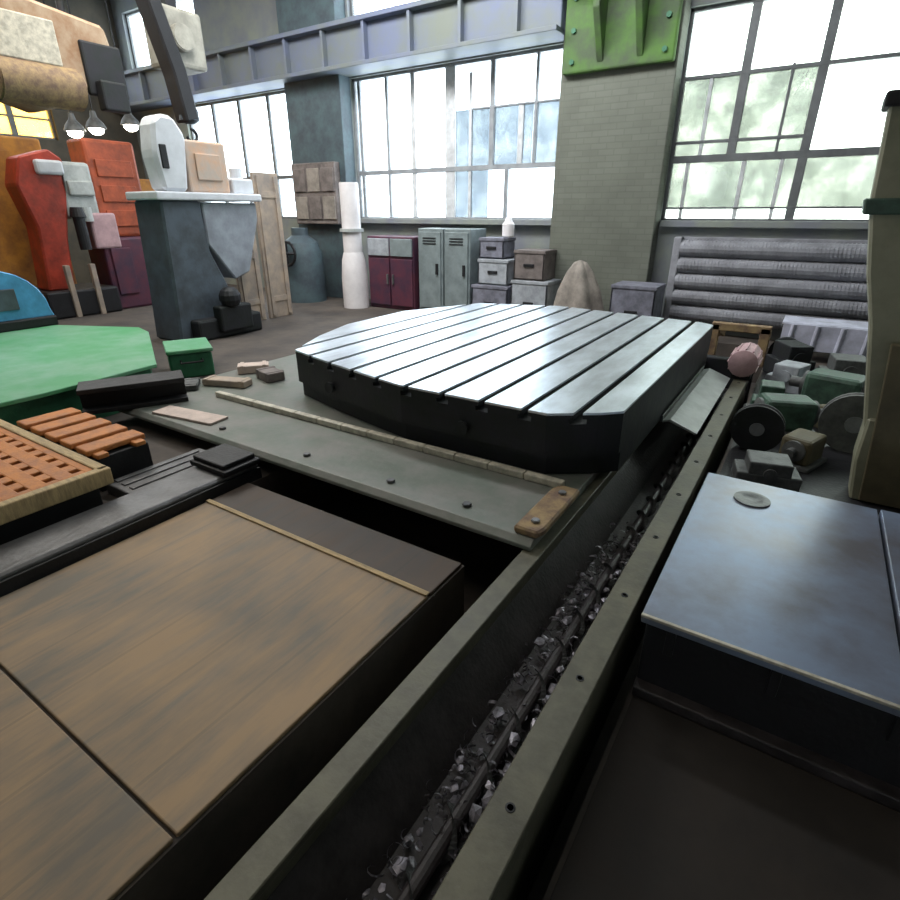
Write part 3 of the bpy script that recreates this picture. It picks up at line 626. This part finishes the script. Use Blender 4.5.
# ------------------------------------------------------------------ end of bed and clutter on the right
EB = thing('drive_bracket', 'tan bracket frame at the far end of the bed', 'bracket', (-.75, 8.3, 0))
m = MB(); m.box(-1.0, -.9, 8.0, 8.12, -.55, .5, .01); m.box(-.42, -.3, 8.0, 8.12, 0, .5, .01); m.box(-1.0, -.3, 8.0, 8.12, .42, .52, .01); m.prism([(8.1, .5), (8.8, .3), (8.8, .2), (8.1, .38)], 'X', -.98, -.9, .005)
m.prism([(8.1, .5), (8.8, .3), (8.8, .2), (8.1, .38)], 'X', -.4, -.32, .005); m.build('frame', M['rust_tan'], EB)
PM = thing('electric_motor', 'pinkish grey motor at the end of the bed rails', 'motor', (-.35, 7.2, .121))
m = MB(); m.lathe((-.45, 6.7, .31), [(.10, 0), (.15, .02), (.15, .5), (.12, .56), (.04, .57), (.04, .66)], n=24, axis='Y')
for i in range(12):
    a = 2*math.pi*i/12; m.box(-.008, .008, 6.75, 7.15, .13, .165, .002, Matrix.Translation((-.45, 0, .31)) @ Matrix.Rotation(a, 4, 'Y'))
m.build('housing', M['pink'], PM, smooth=True)
MB().box(-.55, -.35, 6.75, 7.15, .121, .18, .008).build('foot', M['black'], PM)
# pale sheet added for the light caught on the rail top
WG = thing('rail_light_sheet', 'pale grey sheet added for light caught beneath the right side of the table', 'light sheet', (-.75, 5.3, .1))
m = MB(); m.prism([(-.83, .18), (-.78, .2), (-.56, .125), (-.54, .135), (-.77, .22), (-.83, .20)], 'Y', 4.7, 6.7, .002); m.build('sheet', M['greywhite'], WG)
MB().box(-.845, -.83, 4.7, 6.7, .186, .24, .004).build('rim', M['grey_iron'], WG)

def gearbox(x, y, s, mt, label, rot=0):
    g = thing('gearbox', label, 'gearbox', (x, y, 0), 'machine parts heaped behind the steel slab')
    q = Matrix.Translation((x, y, .007)) @ Matrix.Rotation(R(rot), 4, 'Z') @ Matrix.Scale(s, 4)
    a = MB().box(-.22, .22, -.16, .16, .04, .34, .04, q); a.build('housing', mt, g)
    a = MB().box(-.27, .27, -.2, .2, 0, .05, .01, q); a.build('foot_plate', M['grey_iron'], g)
    for sx in (-1, 1):
        t = MB(); t.lathe((0, 0, 0), [(.12, 0), (.12, .03), (.05, .04), (.05, .14)], n=20, axis='X' if sx > 0 else 'X')
        t.bm.transform(q @ Matrix.Translation((sx*.22, 0, .2)) @ Matrix.Diagonal((sx, 1, 1, 1))); bmesh.ops.recalc_face_normals(t.bm, faces=t.bm.faces); t.build('shaft_flange', M['grey_iron'], g, smooth=True)
gearbox(.05, 5.55, .95, M['machine_green'], 'green gearbox in the heap nearest the right rail', 20)
gearbox(.42, 6.5, 1.1, M['machine_green'], 'green gearbox standing farther back near the bench', -15)
gearbox(.22, 4.85, .7, M['olive_brown'], 'olive-brown gearbox beside the leaning olive column', 70)
def pulley(x, y, z, r, mt, label, ax='Y'):
    t = thing('pulley_wheel', label, 'pulley', (x, y, z), 'machine parts heaped behind the steel slab')
    MB().lathe((x, y-.05, z), [(r, 0), (r, .02), (r*.86, .05), (r, .08), (r, .10), (r*.8, .1), (r*.75, .07), (r*.3, .07), (r*.3, .12), (.001, .12)], n=32, axis=ax).build('rim', mt, t, smooth=True)
    MB().lathe((x, y-.06, z), [(r*.28, 0), (r*.28, .04), (r*.12, .041)], n=20, axis=ax).build('hub', M['steel_dull'], t, smooth=True)
pulley(-.12, 4.95, .2, .2, M['cast_dark'], 'black pulley wheel on edge just beyond the slab')
pulley(.55, 5.35, .25, .25, M['grey_iron'], 'large grey pulley wheel on edge beside the olive column')
def block(x, y, sx, sy, sz, rot, mt, label):
    q = Matrix.Translation((x, y, .007)) @ Matrix.Rotation(R(rot), 4, 'Z')
    m = MB(); m.box(-sx/2, sx/2, -sy/2, sy/2, 0, sz*.55, .012, q); m.box(-sx/3, sx/3, -sy/2, sy/2, sz*.5, sz, .012, q); m.cyl(q @ Vector((0, -sy/2-.02, sz*.6)), q @ Vector((0, sy/2+.02, sz*.6)), sz*.22, n=18)
    tag(m.build('bearing_block', mt), label, 'bearing block', 'machine parts heaped behind the steel slab')
block(.02, 4.3, .42, .25, .2, 12, M['grey_iron'], 'grey bearing block close behind the steel slab')
block(.02, 7.05, .4, .3, .3, -20, M['crate_b'], 'light grey bearing block before the bed motor')
block(.55, 7.5, .5, .35, .35, 10, M['grey_iron'], 'grey bearing block in front of the bench sheet')
block(-.02, 7.72, .4, .4, .4, 30, M['cast_dark'], 'black bearing block by the bed end bracket')
block(-.1, 5.9, .3, .25, .34, 5, M['machine_green'], 'dark green bearing block right behind the nearest gearbox')
block(.42, 5.9, .26, .2, .2, 40, M['olive_brown'], 'small olive-brown bearing block between the two green gearboxes')
pulley(-.1, 8.15, .2, .19, M['cast_dark'], 'black pulley wheel at the back of the heap near the bench')
m = MB(); m.tube([(-.25, 4.05, .05), (.3, 4.0, .05), (.9, 3.95, .05)], .045); tag(m.build('steel_pipe', M['steel_dull']), 'grey pipe on the floor along the back of the slab', 'pipe')

# leaning olive column on the right
LC = thing('olive_column', 'olive painted steel column leaning slightly left at the right edge', 'column', (1.0, 4.45, 0))
m = MB(); m.prism([(.53, .42), (1.5, .42), (1.5, 2.42), (.15, 2.42), (.19, 1.92), (.28, 1.5), (.37, 1.19)], 'Y', 4.36, 4.55, .015); m.build('upper_body', M['olive'], LC)
m = MB(); m.prism([(.55, 0), (1.5, 0), (1.5, .6), (.51, .6), (.51, .3)], 'Y', 4.34, 4.57, .015); m.build('lower_body', M['olive'], LC)
m = MB(); m.prism([(.60, .02), (1.5, .02), (1.5, 1.1), (.50, 1.1), (.55, .6)], 'Y', 4.31, 4.345, .006); m.build('brown_panel', M['olive_brown'], LC)
m = MB(); m.prism([(.17, 1.84), (1.5, 1.84), (1.5, 1.93), (.155, 1.93)], 'Y', 4.34, 4.57, .01); m.build('collar', M['machine_green'], LC)
m = MB(); m.box(.12, 1.5, 4.33, 4.58, 2.40, 2.48, .015); m.build('cap', M['black'], LC)

# ------------------------------------------------------------------ overhead
HR = thing('crane_trolley', 'large tan crane trolley with peeling rusty paint hanging at upper left', 'crane trolley', (-10.2, 4.8, 3.2))
m = MB(); m.prism([(3.6, 3.55), (4.7, 3.25), (5.45, 3.7), (5.75, 3.95), (5.65, 4.45), (4.4, 4.6), (3.5, 4.35)], 'X', -10.8, -9.9, .05); m.build('housing', M['rust_hoist'], HR)
m = MB(); m.cyl((-10.0, 4.0, 3.55), (-10.0, 5.1, 3.55), .28, n=24, bev=.02); m.build('drum', M['rust_tan'], HR, smooth=True)
m = MB(); m.box(-9.95, -9.85, 5.2, 5.8, 3.5, 4.2, .03); m.box(-9.9, -9.7, 5.3, 5.7, 3.3, 3.7, .03); m.build('side_motor', M['cast_dark'], HR)
m = MB(); m.box(-9.92, -9.86, 4.0, 4.9, 3.8, 4.35, .02); m.build('cover_panel', M['pale'], HR)
for yy in (3.9, 5.3): MB().cyl((-10.35, yy, 4.4), (-10.35, yy, 7.0), .05, n=10).build('hanger_rod', M['cast_dark'], HR)
MB().box(-12.6, -12.4, 2.5, 6.1, 3.62, 3.76, .01).build('t', M['cast_dark']).name = 'runway_beam'
rb = bpy.data.objects['runway_beam']; struct(rb)
H2 = thing('chain_hoist', 'beige chain hoist with dark hanging arm over the column machine', 'hoist', (-10.2, 7, 3.3))
m = MB(); m.box(-10.5, -9.9, 6.65, 7.4, 4.15, 5.0, .06); m.cyl((-9.9, 6.9, 4.55), (-9.75, 6.9, 4.55), .2, n=20, bev=.02); m.build('hoist_body', M['beige'], H2)
m = MB(); m.prism([(6.25, 5.3), (6.5, 5.3), (6.85, 4.1), (6.95, 3.35), (6.7, 3.3), (6.6, 4.0)], 'X', -10.1, -9.75, .03); m.build('hanging_arm', M['black'], H2)
m = MB(); m.lathe((-9.92, 6.85, 3.3), [(.08, 0), (.17, .05), (.17, .22), (.1, .3)], n=18); m.build('hook_block', M['blue_grey'], H2, smooth=True)
m = MB(); m.tube([(-9.92, 6.85+.1*math.sin(a)-.0, 3.22+.1*math.cos(a)-.1) for a in [i*.5 for i in range(10)]], .025, n=8); m.build('hook', M['black'], H2)
MB().box(-10.3, -10.1, 6.9, 7.1, 5.0, 7.0, .01).build('hanger_rod', M['cast_dark'], H2)

# hanging high-bay lamps
def lamp(x, y, z, label):
    l = thing('bay_lamp', label, 'lamp', (x, y, z), 'lit bay lamps at the far left')
    MB().lathe((x, y, z), [(.20, 0), (.21, .01), (.16, .12), (.07, .22), (.05, .34)], n=24).build('shade', M['grey_iron'], l, smooth=True)
    MB().ball((x, y, z-.02), .15, (1, 1, .7)).build('bulb', M['lamp_on'], l, smooth=True)
    MB().cyl((x, y, z+.34), (x, y, 7.0), .015, n=8).build('cord', M['black'], l)
lamp(-14, 6.87, 3.45, 'lit bay lamp above the red machine arm, left of its twin')
lamp(-14, 7.33, 3.55, 'lit bay lamp close right of its twin above the red machine')
lamp(-14, 8.13, 3.70, 'lit bay lamp just left of the white machine head')

# ------------------------------------------------------------------ light, sky, camera
wd = bpy.data.worlds.new('sky'); scn.world = wd; wd.use_nodes = True
bg = wd.node_tree.nodes['Background']; bg.inputs['Color'].default_value = (.88, .95, 1, 1); bg.inputs['Strength'].default_value = 8.5
def area(name, loc, size, energy, col, rot=(0, 0, 0), sy=None):
    ld = bpy.data.lights.new(name, 'AREA'); ld.energy = energy; ld.color = col; ld.size = size
    if sy: ld.shape = 'RECTANGLE'; ld.size_y = sy
    o = bpy.data.objects.new(name, ld); COL.objects.link(o); o.location = loc; o.rotation_euler = rot; return o
area('fill_light_overhead', (-9.5, 4.5, 6.8), 5, 520, (1, .95, .86))  # unseen fill added overhead to brighten the left of the hall
area('fill_light_near', (-3, .5, 6.8), 4, 90, (1, .93, .82))  # weak added fill above the foreground, no fitting belongs to it

area('fill_light_back_wall', (-5, 6.2, 6.6), 6, 520, (.96, .98, 1), (R(38), 0, 0), 1.2)  # added fill tilted to brighten the back wall and its clutter

cd = bpy.data.cameras.new('camera'); cam = bpy.data.objects.new('camera', cd); COL.objects.link(cam); scn.camera = cam
cam.location = (0, 0, 1.85); cam.rotation_euler = (R(90-23.7), 0, R(32.8))
cd.sensor_width = 36; cd.lens = 540/900*36; cd.clip_start = .02; cd.clip_end = 200
scn.view_settings.view_transform = 'Standard'; scn.view_settings.look = 'None'; scn.view_settings.exposure = 0; scn.view_settings.gamma = 1
scn.cycles.max_bounces = 8; scn.cycles.transparent_max_bounces = 12
